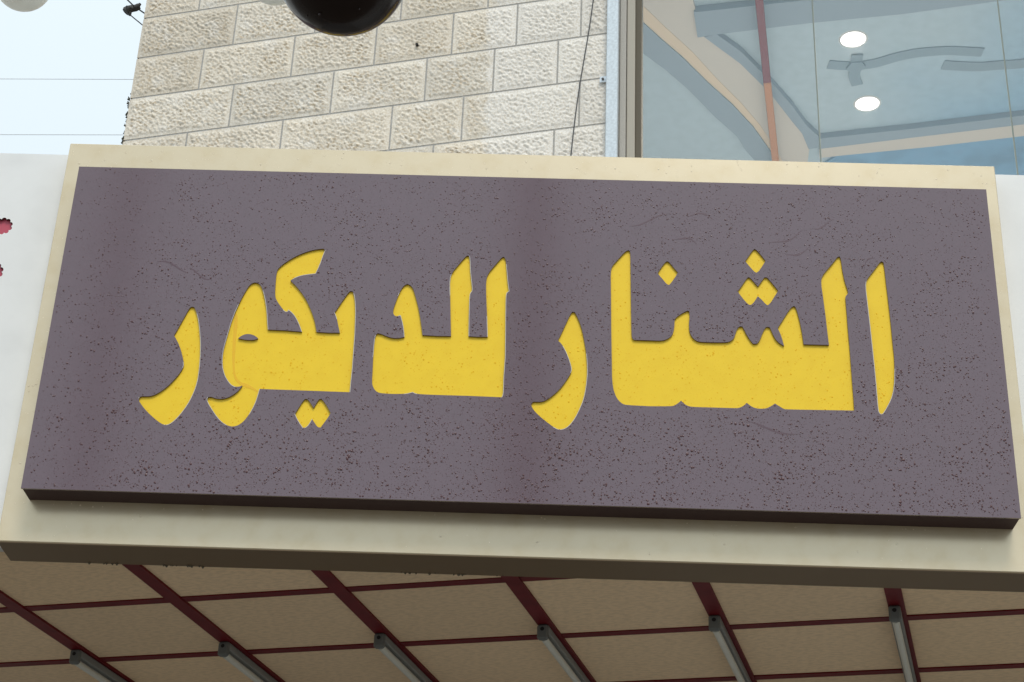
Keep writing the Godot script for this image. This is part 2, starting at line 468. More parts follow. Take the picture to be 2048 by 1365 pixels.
func stone(lo: Vector2, hi: Vector2, cell: float, pits: FastNoiseLite, chips: FastNoiseLite, rust: FastNoiseLite, patchy: FastNoiseLite) -> ArrayMesh:
	var nx := int(ceil((hi.x - lo.x) / cell))
	var ny := int(ceil((hi.y - lo.y) / cell))
	var tone := rng.randf_range(-1.0, 1.0)
	var warm := rng.randf_range(0.0, 1.0)
	var wild := rng.randf_range(0.0, 0.006)
	var hs := PackedFloat32Array()
	hs.resize((nx + 1) * (ny + 1))
	var dx := (hi.x - lo.x) / nx
	var dy := (hi.y - lo.y) / ny
	for j in ny + 1:
		for i in nx + 1:
			var x := lo.x + dx * i
			var y := lo.y + dy * j
			var e := minf(minf(x - lo.x, hi.x - x), minf(y - lo.y, hi.y - y))
			var wob := 0.012 * pits.get_noise_2d(x * 0.4, y * 0.4 + 7.0)
			var rough := smoothstep(0.012, 0.034, e + wob)
			# strokes of the chisel run down to the right
			var a := pits.get_noise_2d(x * 0.85 + y * 0.45, y * 1.35 - x * 0.25)
			var c := chips.get_noise_2d(x * 0.9 + y * 0.5, y * 1.3 - x * 0.3)
			var h := rough * (0.007 + 0.0055 * a - 0.006 * clampf(-c - 0.15, 0.0, 1.0) + wild * 0.5 * a)
			h -= 0.0008 * (1.0 - smoothstep(0.0, 0.006, e))
			hs[j * (nx + 1) + i] = FRONT + h
	var st := begin()
	for j in ny + 1:
		for i in nx + 1:
			var x := lo.x + dx * i
			var y := lo.y + dy * j
			var l := hs[j * (nx + 1) + maxi(i - 1, 0)]
			var r := hs[j * (nx + 1) + mini(i + 1, nx)]
			var d := hs[maxi(j - 1, 0) * (nx + 1) + i]
			var u := hs[mini(j + 1, ny) * (nx + 1) + i]
			st.set_normal(Vector3((l - r) / (2.0 * dx), (d - u) / (2.0 * dy), 1.0).normalized())
			# washed, paler stones towards the window; honey and rust stains elsewhere
			var pale := smoothstep(-0.872, -0.835, x + 0.05 * patchy.get_noise_2d(x * 3.0, y * 3.0) + 0.02 * tone * (1.0 if y > 7.7 else 0.4))
			var base := Color(0.79, 0.755, 0.69).lerp(Color(0.78, 0.725, 0.635), warm)
			base = base * (1.0 + 0.07 * tone + 0.10 * patchy.get_noise_2d(x, y))
			var stain := smoothstep(0.0, 0.5, rust.get_noise_2d(x + y * 0.4, y * 1.7)) * rough_of(x, y, lo, hi) * (0.45 + 0.55 * smoothstep(-0.25, 0.4, patchy.get_noise_2d(x * 1.3 + 9.0, y * 1.3)))
			base = base.lerp(Color(0.53, 0.435, 0.31), stain)
			var white := Color(0.86, 0.84, 0.805) * (1.0 + 0.04 * tone)
			white = white.lerp(Color(0.66, 0.61, 0.53), stain * 0.5)
			var lime := smoothstep(0.22, 0.5, patchy.get_noise_2d(x * 2.0 + 40.0, y * 2.0)) * 0.5
			var col := base.lerp(white, maxf(pale, lime))
			col.a = 1.0
			st.set_color(col)
			st.add_vertex(Vector3(x, y, hs[j * (nx + 1) + i]))
	for j in ny:
		for i in nx:
			var k := j * (nx + 1) + i
			for v in [k, k + nx + 1, k + 1, k + 1, k + nx + 1, k + nx + 2]:
				st.add_index(v)
	# the four sides
	var base_i := (nx + 1) * (ny + 1)
	var ring := []
	for i in nx: ring.append(i)
	for j in ny: ring.append(j * (nx + 1) + nx)
	for i in nx: ring.append(ny * (nx + 1) + nx - i)
	for j in ny: ring.append((ny - j) * (nx + 1))
	var side_color := Color(0.52, 0.47, 0.39)
	for q in ring.size():
		for k in 2:
			var id: int = ring[(q + k) % ring.size()]
			@warning_ignore("integer_division")
			var jj: int = id / (nx + 1)
			var ii: int = id % (nx + 1)
			var out := Vector3(0, -1, 0) if q < nx else Vector3(1, 0, 0) if q < nx + ny else Vector3(0, 1, 0) if q < 2 * nx + ny else Vector3(-1, 0, 0)
			for z in [hs[id], FRONT - 0.03]:
				st.set_normal(out)
				st.set_color(side_color)
				st.add_vertex(Vector3(lo.x + dx * ii, lo.y + dy * jj, z))
		var s := base_i + q * 4
		for v in [s, s + 2, s + 1, s + 1, s + 2, s + 3]:
			st.add_index(v)
	return st.commit()

# ------------------------------------------------------------------ the window above the sign
func make_window() -> void:
	var w := thing("shop_window", "tall glazed shop window in a beige metal frame above the right half of the sign", "window", Vector3(-0.07, 5.0, FRONT), "", facade)
	var beige := paint(0.42, 0.39, 0.33, 0.45)
	var dark := paint(0.15, 0.135, 0.11, 0.9, 0.05)
	var top := ROOM_CEILING + 0.2
	part("frame", box(Vector3(-0.071, 5.0, FRONT - 0.06), Vector3(-0.026, top, FRONT - 0.0), 0.004), beige, w)
	part("frame", box(Vector3(-0.0255, 5.0, FRONT - 0.07), Vector3(0.006, top, FRONT - 0.014), 0.003), dark, w)
	part("frame", box(Vector3(0.007, top - 0.06, FRONT - 0.06), Vector3(5.2, top, FRONT - 0.005), 0.004), beige, w)
	part("frame", box(Vector3(0.007, 5.0, FRONT - 0.06), Vector3(5.2, 5.06, FRONT - 0.005), 0.004), beige, w)
	var glass := StandardMaterial3D.new()
	glass.transparency = BaseMaterial3D.TRANSPARENCY_ALPHA
	glass.albedo_color = Color(0.80, 0.93, 0.97, 0.05)
	glass.roughness = 0.02
	glass.metallic_specular = 0.6
	var seal := paint(0.26, 0.30, 0.28, 0.9, 0.1)
	var us := [-0.012, 0.9385, 1.889, 2.84, 3.79, 4.74, 5.2]
	for i in us.size() - 1:
		part("glass_pane", box(Vector3(us[i] + 0.003, 5.061, FRONT - 0.036), Vector3(us[i + 1] - 0.003, top - 0.061, FRONT - 0.028)), glass, w)
		if i > 0:
			part("glass_joint", box(Vector3(us[i] - 0.0038, 5.061, FRONT - 0.037), Vector3(us[i] + 0.0038, top - 0.061, FRONT - 0.026)), seal, w)

func flat_list(a: Array) -> PackedVector2Array:
	var p := PackedVector2Array()
	for v in a:
		p.append(Vector2(v[0], v[1]))
	return p

# ------------------------------------------------------------------ the room behind the glass
func make_room() -> void:
	var down := Basis(Vector3(1, 0, 0), Vector3(0, 0, 1), Vector3(0, -1, 0))     # outline (u, n) laid flat, extruded downwards
	var c := thing("room_ceiling", "room ceiling tinted blue grey by sky reflection, with stepped curved bands seen through the window", "ceiling", Vector3(2.5, ROOM_CEILING, -4.0), "", facade)
	var plain := paint(1, 1, 1, 0.85)
	plain.vertex_color_use_as_albedo = true
	plain.albedo_texture = ramp_texture(noise(41, 0.012, 4), [0.0, 0.6, 1.0], [grey(0.95), grey(0.985), grey(1.0)])
	triplanar(plain, 1.5)
	var shade := paint(0.19, 0.255, 0.325, 0.8)  # shade on the upright step faces, put into the colour of flat pieces
	var warm_lit := paint(0.47, 0.44, 0.40, 0.8)  # warm cove light on the plaster, put into its colour
	var warm_lit_edge := paint(0.57, 0.46, 0.33, 0.8)  # brighter inner edge of the cove light, put into the colour
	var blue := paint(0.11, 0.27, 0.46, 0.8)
	blue.albedo_texture = ramp_texture(noise(43, 0.01, 3), [0.0, 0.6, 0.85, 1.0], [grey(0.85), grey(1.0), Color(1, 0.95, 0.95), Color(1.0, 0.9, 0.9)])  # blue sky and pinkish cloud reflected in the glass, painted on this panel
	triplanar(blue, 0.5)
	var H := ROOM_CEILING
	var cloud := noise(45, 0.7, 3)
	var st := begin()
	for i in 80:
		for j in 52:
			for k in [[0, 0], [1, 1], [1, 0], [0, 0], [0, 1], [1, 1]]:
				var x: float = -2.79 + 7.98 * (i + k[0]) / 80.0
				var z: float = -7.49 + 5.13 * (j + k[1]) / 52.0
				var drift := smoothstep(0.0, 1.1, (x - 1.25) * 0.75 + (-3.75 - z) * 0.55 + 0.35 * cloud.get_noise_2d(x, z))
				var col := Color(0.345, 0.45, 0.53).lerp(Color(0.20, 0.36, 0.52), drift)  # the sky reflected in the window glass is painted into the ceiling colour
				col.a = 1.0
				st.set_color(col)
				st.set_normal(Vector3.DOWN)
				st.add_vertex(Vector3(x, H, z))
	part("reflection_tinted_ceiling", st.commit(), plain, c)
	part("slab", box(Vector3(-2.79, H + 0.004, -7.49), Vector3(5.19, H + 0.29, FRONT - 0.26)), shade, c)
	part("slab", box(Vector3(0.007, H + 0.205, FRONT - 0.255), Vector3(5.19, H + 0.285, FRONT - 0.07)), shade, c)
	part("lit_curved_band", prism(flat_list([[-0.16, -2.6], [-0.19, -3.1], [-0.11, -3.29], [-0.01, -3.51], [0.1, -3.8], [0.22, -4.08], [0.32, -4.37], [0.37, -4.58], [0.43, -4.85], [0.62, -4.89], [0.66, -4.69], [0.6, -4.35], [0.5, -4.0], [0.36, -3.65], [0.2, -3.32], [0.15, -3.07], [0.15, -2.6]]), -H + 0.001, -H + 0.03, down), warm_lit, c)
	part("lit_curved_band", prism(flat_list([[-0.19, -3.1], [-0.11, -3.29], [-0.01, -3.51], [0.1, -3.8], [0.22, -4.08], [0.32, -4.37], [0.37, -4.58], [0.43, -4.85], [0.46, -4.85], [0.41, -4.58], [0.365, -4.37], [0.275, -4.08], [0.16, -3.78], [0.06, -3.48], [-0.06, -3.2], [-0.16, -2.95]]), -H + 0.0305, -H + 0.034, down), warm_lit_edge, c)
	part("shaded_curved_step", prism(flat_list([[-0.19, -3.1], [-0.11, -3.29], [-0.01, -3.51], [0.1, -3.8], [0.22, -4.08], [0.32, -4.37], [0.37, -4.58], [0.43, -4.86], [0.3, -4.84], [0.25, -4.7], [0.22, -4.6], [0.20, -4.46], [0.09, -4.2], [-0.03, -3.86], [-0.14, -3.61], [-0.28, -3.35], [-0.28, -3.0]]), -H + 0.001, -H + 0.045, down), shade, c)
	part("shaded_curved_step", prism(flat_list([[0.16, -3.33], [0.24, -3.32], [0.36, -3.52], [0.5, -3.87], [0.6, -4.16], [0.67, -4.42], [0.74, -4.58], [0.71, -4.7], [0.65, -4.7], [0.63, -4.51], [0.58, -4.35], [0.48, -4.0], [0.34, -3.65]]), -H + 0.001, -H + 0.045, down), shade, c)
	part("shaded_straight_step", prism(flat_list([[0.14, -3.07], [0.82, -3.10], [2.2, -3.2], [5.1, -3.2], [5.1, -3.36], [1.37, -3.36], [0.8, -3.325], [0.24, -3.315], [0.12, -3.32]]), -H + 0.001, -H + 0.05, down), shade, c)
	part("shaded_straight_step", prism(flat_list([[0.745, -4.59], [1.34, -4.605], [5.1, -4.6], [5.1, -4.70], [1.34, -4.71], [0.72, -4.715]]), -H + 0.001, -H + 0.045, down), shade, c)
	part("lit_straight_band", prism(flat_list([[0.72, -4.72], [1.34, -4.712], [5.1, -4.702], [5.1, -4.86], [1.46, -4.86], [0.84, -4.84], [0.71, -4.84]]), -H + 0.001, -H + 0.035, down), warm_lit, c)
	part("sky_reflection_panel", prism(flat_list([[0.84, -4.85], [1.46, -4.866], [5.1, -4.866], [5.1, -7.4], [0.6, -7.4], [0.72, -4.95]]), -H + 0.001, -H + 0.02, down), blue, c)
	var red := paint(0.15, 0.004, 0.008, 0.8, 0.05)
	var rust := paint(0.40, 0.155, 0.045, 0.7, 0.2)
	var r1 := part("reflected_bar", box(Vector3(-0.024, 0, -1.15), Vector3(0.024, 0.04, 0), 0.005), red, c)  # a dark red reflection in the glass, built as a solid bar
	r1.transform = Transform3D(Basis(Vector3.UP, 0.079), Vector3(0.583, 8.462, -2.62) - Vector3(2.5, ROOM_CEILING, -4.0))
	var r2 := part("reflected_bar", box(Vector3(-0.024, 0, -1.35), Vector3(0.024, 0.04, 0), 0.005), rust, c)
	r2.transform = Transform3D(Basis(Vector3.UP, -0.075) * Basis(Vector3.UP, 0.15), Vector3(0.492, 8.462, -3.77) - Vector3(2.5, ROOM_CEILING, -4.0))
	part("added_hanger", box(Vector3(0.565, 8.50, -2.9), Vector3(0.58, H, -2.885)), red, c)  # hangers added to hold the reflected bar
	part("added_hanger", box(Vector3(0.445, 8.50, -4.4), Vector3(0.46, H, -4.385)), rust, c)
	# floor and the paint on the inner walls
	var floor_ := paint(0.45, 0.42, 0.38, 0.5)
	var inside := thing("room_floor", "pale floor of the room behind the shop window", "floor", Vector3(2.5, 5.0, -4.7), "", facade)
	part("floor", box(Vector3(-2.79, 5.002, -7.49), Vector3(5.19, 5.03, FRONT - 0.26)), floor_, inside)
	# thin dark curved strips just under the ceiling
	var orn := thing("ceiling_strip", "dark wavy strip with a knotted cross piece between the two round ceiling lights", "ornament", Vector3(1.06, 8.592, -3.85), "", facade)
	var ribbon := paint(0.15, 0.225, 0.29, 0.7)
	part("wavy_strip", strip([[0.88, -3.83], [0.96, -3.86], [1.05, -3.88], [1.17, -3.88], [1.33, -3.84], [1.47, -3.83], [1.65, -3.85], [1.84, -3.91]], 0.085, 8.592), ribbon, orn)
	part("cross_strip", strip([[1.07, -3.76], [1.05, -3.88], [1.03, -3.98], [1.04, -4.08]], 0.072, 8.585), ribbon, orn)
	part("knot", prism(flat_list([[0.99, -3.88], [1.03, -3.82], [1.09, -3.83], [1.11, -3.88], [1.06, -3.94], [1.01, -3.93]]), -8.599, -8.577, down), ribbon, orn)
	var orn2 := thing("ceiling_strip", "dark curved strip under the ceiling at the right edge of the window, no knot", "ornament", Vector3(1.83, 8.592, -4.06), "", facade)
	part("curved_strip", strip([[1.59, -3.99], [1.71, -4.03], [1.83, -4.06], [1.96, -4.07], [2.09, -4.08], [2.4, -4.05]], 0.09, 8.592), ribbon, orn2)
	# the two lit ceiling lights
	lamp(Vector3(1.0601, H, -3.6069), "lit round white ceiling light above the knotted strip, upper of the two")
	lamp(Vector3(1.0839, H, -4.3152), "lit round white ceiling light below the knotted strip, lower of the two")

func strip(points: Array, width: float, y: float) -> ArrayMesh:
	var c := Curve2D.new()
	for i in points.size():
		var p := Vector2(points[i][0], points[i][1])
		var a := Vector2(points[maxi(i - 1, 0)][0], points[maxi(i - 1, 0)][1])
		var b := Vector2(points[mini(i + 1, points.size() - 1)][0], points[mini(i + 1, points.size() - 1)][1])
		c.add_point(p, (a - b) / 6.0, (b - a) / 6.0)
	var line := c.tessellate(3, 3)
	var left := PackedVector2Array()
	var right := PackedVector2Array()
	for i in line.size():
		var d := (line[mini(i + 1, line.size() - 1)] - line[maxi(i - 1, 0)]).normalized().orthogonal() * width / 2.0
		left.append(line[i] + d)
		right.insert(0, line[i] - d)
	left.append_array(right)
	var down := Basis(Vector3(1, 0, 0), Vector3(0, 0, 1), Vector3(0, -1, 0))
	return prism(left, -y - 0.006, -y, down)

func lamp(at: Vector3, label: String) -> void:
	var l := thing("ceiling_light", label, "ceiling light", at, "round ceiling lights behind the window", facade)
	var glow := paint(1, 1, 1, 0.5)
	glow.emission_enabled = true
	glow.emission = Color(1.0, 0.99, 0.97)
	glow.emission_energy_multiplier = 1.6
	var st := begin()
	add_lathe(st, [Vector2(0.0, -0.006), Vector2(0.04, -0.0055), Vector2(0.074, -0.004), Vector2(0.08, -0.001)], at, 32)
	part("diffuser", st.commit(), glow, l)
	var rim := begin()
	add_lathe(rim, [Vector2(0.079, -0.001), Vector2(0.081, -0.006), Vector2(0.086, -0.006), Vector2(0.091, -0.001)], at, 32)
	part("trim_ring", rim.commit(), paint(0.75, 0.78, 0.8, 0.4), l)
	var s := SpotLight3D.new()
	s.name = "beam"
	s.spot_angle = 80.0
	s.spot_range = 20.0
	s.spot_attenuation = 2.0
	s.light_energy = 20.0
	s.light_color = Color(1.0, 0.98, 0.95)
	s.light_size = 0.07
	s.shadow_enabled = true
	s.position = Vector3(0, -0.03, 0)
	s.rotation.x = -PI / 2.0
	l.add_child(s)

# ------------------------------------------------------------------ the canopy ceiling under the sign
func make_canopy() -> void:
	var c := thing("canopy_ceiling", "beige panelled canopy ceiling with dark red rails under the sign", "ceiling", Vector3(0, SOFFIT, -1.2), "", facade)
	var tile := paint(0.86, 0.67, 0.465, 0.75)
	var swirl := noise(51, 0.02, 3)
	swirl.domain_warp_enabled = true
	swirl.domain_warp_amplitude = 45.0
	swirl.domain_warp_frequency = 0.015
	tile.albedo_texture = ramp_texture(swirl, [0.0, 0.45, 0.55, 1.0], [grey(0.90), grey(0.955), grey(0.975), grey(1.0)], 1024)
	triplanar(tile, 1.6)
	tile.uv1_scale = Vector3(1.2, 1.2, 2.6)
	var tiles := []
	for k in 4:
		var v: StandardMaterial3D = tile.duplicate()
		v.albedo_color = lin(0.88 * [1.0, 0.94, 0.98, 0.91][k], 0.67 * [1.0, 0.94, 0.975, 0.91][k], 0.45 * [1.0, 0.94, 0.96, 0.91][k])
		v.uv1_offset = Vector3(0.37 * k, 0.0, 0.61 * k)
		tiles.append(v)
	var red := paint(0.155, 0.009, 0.014, 0.5, 0.3)
	red.albedo_texture = ramp_texture(noise(53, 0.02, 4), [0.0, 1.0], [grey(0.85), grey(1.0)])
	triplanar(red, 1.0)
	var down := Basis(Vector3(1, 0, 0), Vector3(0, 0, 1), Vector3(0, -1, 0))
	# the fascia line in the facade's axes bounds the ceiling in front
	var cs := cos(FACADE_TURN)
	var sn := sin(FACADE_TURN)
	var to_facade := func(x: float, z: float) -> Vector2: return Vector2(x * cs + z * sn, -x * sn + z * cs)
	var field := PackedVector2Array([to_facade.call(-4.6, -0.252), to_facade.call(3.2, -0.252), Vector2(3.2, FRONT + 0.005), Vector2(-4.6, FRONT + 0.005)])
	var beams := []
	for k in 13:
		beams.append(-1.437 + 0.6665 * (k - 5))
	var crosses := [0.94, 0.298, -0.345, -0.988, -1.632]
	var half := 0.03
	var n_edges := [1.6] + crosses + [FRONT]
	for i in beams.size() - 1:
		for j in n_edges.size() - 1:
			var cell := PackedVector2Array([Vector2(beams[i] + half - 0.004, n_edges[j] - 0.02), Vector2(beams[i + 1] - half + 0.004, n_edges[j] - 0.02), Vector2(beams[i + 1] - half + 0.004, n_edges[j + 1] + 0.02), Vector2(beams[i] + half - 0.004, n_edges[j + 1] + 0.02)])
			for piece in Geometry2D.intersect_polygons(cell, field):
				var sag := rng.randf_range(0.0, 0.0025)
				part("ceiling_panel", prism(piece, -SOFFIT - 0.012 + sag, -SOFFIT + sag, down), tiles[rng.randi() % 4], c)
			if j < crosses.size():
				var bar := PackedVector2Array([Vector2(beams[i] + half, crosses[j] + 0.024), Vector2(beams[i + 1] - half, crosses[j] + 0.024), Vector2(beams[i + 1] - half, crosses[j] - 0.024), Vector2(beams[i] + half, crosses[j] - 0.024)])
				for piece in Geometry2D.intersect_polygons(bar, field):
					part("cross_rail", prism(piece, -SOFFIT - 0.004, -SOFFIT + 0.006, down), red, c)
	for b in beams:
		var bar := PackedVector2Array([Vector2(b - half, 1.6), Vector2(b + half, 1.6), Vector2(b + half, FRONT), Vector2(b - half, FRONT)])
		for piece in Geometry2D.intersect_polygons(bar, field):
			part("rail", prism(piece, -SOFFIT - 0.004, -SOFFIT + 0.011, down), red, c)
	part("sky_block_slab", prism(field, -SOFFIT - 0.3, -SOFFIT - 0.2, down), paint(0.3, 0.3, 0.3, 0.9), c)  # unseen slab added to keep sky light off the panels from above

# ------------------------------------------------------------------ white boards beside the sign
func make_fascia() -> void:
	var white := paint(0.84, 0.85, 0.85, 0.35)
	white.albedo_texture = ramp_texture(noise(61, 0.01, 4), [0.0, 0.5, 1.0], [grey(0.955), grey(0.985), grey(1.0)])
	triplanar(white, 0.6)
	var l := thing("white_board", "white fascia board left of the sign with red flower shaped cut outs", "fascia", Vector3(-3.2, 3.87, -0.225))
	var board := CSGBox3D.new()
	board.name = "board"
	board.size = Vector3(2.76, 1.688, 0.012)
	board.position = Vector3(-3.219, 4.716, -0.206) - origin_of(l)
	board.material = white
	var cut := paint(0.16, 0.05, 0.06, 0.7)
	for f in [[-2.0746, 5.2165, 0.029], [-2.0805, 5.007, 0.033]]:
		var hole := CSGPolygon3D.new()
		hole.name = "flower_cut"
		hole.polygon = flower(f[2])
		hole.depth = 0.04
		hole.operation = CSGShape3D.OPERATION_SUBTRACTION
		hole.position = Vector3(f[0] + 3.219, f[1] - 4.716, 0.02)
		hole.material = cut
		board.add_child(hole)
	l.add_child(board)
	var red := paint(0.52, 0.075, 0.12, 0.4)
	for f in [[-2.0746, 5.2165], [-2.0805, 5.007]]:
		part("red_backing", box(Vector3(f[0] - 0.06, f[1] - 0.06, -0.2145), Vector3(f[0] + 0.06, f[1] + 0.06, -0.2125)), red, l)
	part("board_frame", box(Vector3(-4.6, 3.872, -0.25), Vector3(-1.8385, 5.56, -0.2147), 0.0), paint(0.6, 0.6, 0.6, 0.6), l)
	var r := thing("white_board", "plain white fascia board right of the sign under the window", "fascia", Vector3(2.6, 3.87, -0.225))
	part("board", box(Vector3(1.8245, 3.872, -0.212), Vector3(4.2, 5.577, -0.2), 0.001), white, r)
	part("board_frame", box(Vector3(1.8245, 3.872, -0.25), Vector3(4.2, 5.577, -0.2125)), paint(0.6, 0.6, 0.6, 0.6), r)

func flower(radius: float) -> PackedVector2Array:
	var p := PackedVector2Array()
	var lobe := radius * 0.34
	for k in 90:
		var t := TAU * k / 90.0
		var off := absf(wrapf(t, 0.0, TAU / 10.0) - TAU / 20.0)      # from the nearest lobe's middle
		var away := radius * sin(off)
		p.append(Vector2.from_angle(t) * (radius * cos(off) + sqrt(maxf(0.0, lobe * lobe - away * away))))
	return p

# ------------------------------------------------------------------ the sign
func make_sign() -> void:
	var base := Vector3(0, 3.858, -0.2)
	var s := thing("shop_sign", "brown shop sign with yellow Arabic lettering on a cream metal box", "sign", base)
	var cream := paint(0.765, 0.655, 0.468, 0.24, 0.5)
	cream.metallic = 0.42
	cream.albedo_texture = ramp_texture(noise(71, 0.008, 5), [0.0, 0.3, 0.6, 1.0], [Color(0.965, 0.955, 0.93), Color(0.985, 0.98, 0.97), grey(0.995), grey(1.0)], 1024)
	triplanar(cream, 0.9)
	part("cream_box", box(Vector3(-1.8385, 3.8585, -0.298), Vector3(1.8235, 5.556, -0.11), 0.003), cream, s)
	var brown := paint(0.104, 0.051, 0.070, 0.15, 0.7)
	brown.clearcoat_enabled = true
	brown.clearcoat = 1.0
	brown.clearcoat_roughness = 0.12
	brown.albedo_texture = ramp_texture(noise(73, 0.01, 5), [0.0, 0.5, 1.0], [grey(0.96), grey(0.985), grey(1.0)], 1024)
	triplanar(brown, 1.1)
	var rim := paint(0.055, 0.03, 0.034, 0.5, 0.3)
	part("underside_shade_sheet", box(Vector3(-1.836, 3.8555, -0.296), Vector3(1.821, 3.8583, -0.113)), paint(0.145, 0.09, 0.036, 0.45), s)  # added dark sheet; its colour holds the shade under the cream box
	part("brown_box", box(Vector3(-FACE_W / 2 + 0.002, SIGN_Y - FACE_H / 2 + 0.002, -0.1095), Vector3(FACE_W / 2 - 0.002, SIGN_Y + FACE_H / 2 - 0.002, -0.0145), 0.001), rim, s)
	# the face sheet with the letters cut out of it
	var yellow := paint(0.92, 0.63, 0.03, 0.3, 0.4)
	yellow.albedo_texture = ramp_texture(noise(75, 0.015, 4), [0.0, 0.5, 1.0], [Color(0.98, 0.97, 0.94), grey(0.99), grey(1.0)])
	triplanar(yellow, 1.5)
	var edge := paint(0.16, 0.11, 0.095, 0.6)
	var face := CSGBox3D.new()
	face.name = "brown_face"
	face.size = Vector3(FACE_W, FACE_H, 0.0085)
	face.position = Vector3(0, SIGN_Y, -0.00425) - base
	face.material = brown
	var pale_core := paint(0.6, 0.59, 0.56, 0.4)
	var shapes := []
	for key: String in OUTLINES:
		if key in ["eye", "wet"]:
			continue
		var o := rounded(OUTLINES[key])
		if Geometry2D.is_polygon_clockwise(o):
			o.reverse()
		var hole := CSGPolygon3D.new()
		hole.name = "letter_cut"
		hole.polygon = o
		hole.depth = 0.03
		hole.position = Vector3(0, 0, 0.015)
		hole.operation = CSGShape3D.OPERATION_SUBTRACTION
		hole.material = edge
		face.add_child(hole)
		shapes.append([key, o])
	s.add_child(face)
	for sh in shapes:
		var o: PackedVector2Array = sh[1]
		var st := begin()
		var plate := PackedVector2Array()
		for grown in Geometry2D.offset_polygon(o, 0.009, Geometry2D.JOIN_MITER):
			if grown.size() > plate.size():
				plate = grown
		add_prism(st, plate, -0.0142, -0.0072)
		var called := "letter_dot" if sh[0].begins_with("dot") else "letter"
		var l := part(called, st.commit(), yellow, s)
		l.position += Vector3(0, SIGN_Y, 0)
		# the raw pale core of the cut sheet shows along the lower edges
		var raw := begin()
		var count := 0
		for i in o.size():
			var a := o[i]
			var e := o[(i + 1) % o.size()]
			var out := (e - a).normalized().orthogonal()
			if Geometry2D.is_point_in_polygon((a + e) / 2.0 + out * 0.0005, o):
				out = -out
			if out.y < 0.35 and absf(out.x) > 0.12 and sh[0] in ["ra_small", "yakaf", "lamdal", "dots_low", "alef", "ra_mid"] and sin(i * 0.13 + o.size()) > -0.45:
				var w := 0.0016
				quad(raw, Vector3(a.x, a.y, 0.0004), Vector3(e.x, e.y, 0.0004), Vector3(e.x + out.x * w, e.y + out.y * w, 0.0002), Vector3(a.x + out.x * w, a.y + out.y * w, 0.0002), Vector3(0, 0, 1))
				count += 1
		if count > 0:
			var core := part("cut_edge", raw.commit(), pale_core, s)
			core.position += Vector3(0, SIGN_Y, 0)
			core.set_meta("kind", "stuff")
		if sh[0] == "yakaf":
			var eye := part("letter_eye", prism(rounded(OUTLINES["eye"]), -0.0071, 0.0), brown, s)
			eye.position += Vector3(0, SIGN_Y, 0)
			var wet := part("wet_streak", prism(rounded(OUTLINES["wet"]), -0.0071, -0.0068), paint(0.85, 0.50, 0.012, 0.2), s)
			wet.position += Vector3(0, SIGN_Y, 0)
	# marks where the wet face was wiped
	var film := paint(0.095, 0.046, 0.062, 0.22, 0.65)
	for q in [[0.46, 0.50, 0.16, 0.20], [0.66, 0.52, 0.10, -0.1], [0.98, 0.44, 0.14, 0.5], [1.02, 0.38, 0.11, 0.3], [0.60, 0.41, 0.09, -0.4], [1.12, 0.50, 0.09, 0.2], [0.9, -0.36, 0.2, -0.12], [1.28, 0.33, 0.08, 0.7], [-1.33, 0.24, 0.13, -0.15], [-1.22, 0.21, 0.1, -0.2]]:
		var up := PackedVector2Array()
		var lower := PackedVector2Array()
		for i in 15:
			var t := i / 14.0
			var mid := Vector2(q[2] * (t - 0.5), 0.016 * sin(t * 4.0 + q[0] * 9.0)).rotated(q[3]) + Vector2(q[0], q[1])
			var w := 0.0045 * sin(PI * t) * (0.6 + 0.7 * rng.randf()) + 0.0004
			up.append(mid + Vector2(0, w))
			lower.insert(0, mid - Vector2(0, w * rng.randf_range(0.4, 1.0)))
		up.append_array(lower)
		if Geometry2D.triangulate_polygon(up).size() > 0:
			var smear := part("wet_smear", prism(up, -0.0001, 0.0003), film, s)
			smear.position += Vector3(0, SIGN_Y, 0)
	make_drops(s, shapes)

func dome(flatness: float) -> ArrayMesh:
	var st := begin()
	var rings := []
	for i in 4:
		var a := PI / 2.0 * i / 3.0
		var ring := []
		for k in 8:
			var t := TAU * k / 8.0
			var d := Vector3(cos(t) * cos(a), sin(t) * cos(a), sin(a))
			ring.append([Vector3(d.x, d.y, d.z * flatness), Vector3(d.x * flatness, d.y * flatness, d.z).normalized()])
		rings.append(ring)
	for i in 3:
		for k in 8:
			var j := (k + 1) % 8
			smooth_quad(st, rings[i][k], rings[i][j], rings[i + 1][j], rings[i + 1][k])
	return st.commit()

func scatter(called: String, places: Array, mesh: Mesh, m: Material, s: Node3D) -> void:
	var mm := MultiMesh.new()
	mm.transform_format = MultiMesh.TRANSFORM_3D
	mm.mesh = mesh
	mm.instance_count = places.size()
	for i in places.size():
		mm.set_instance_transform(i, places[i])
	var mi := MultiMeshInstance3D.new()
	mi.name = called
	mi.multimesh = mm
	mi.material_override = m
	mi.position = -origin_of(s)
	mi.set_meta("kind", "stuff")
	s.add_child(mi, true)

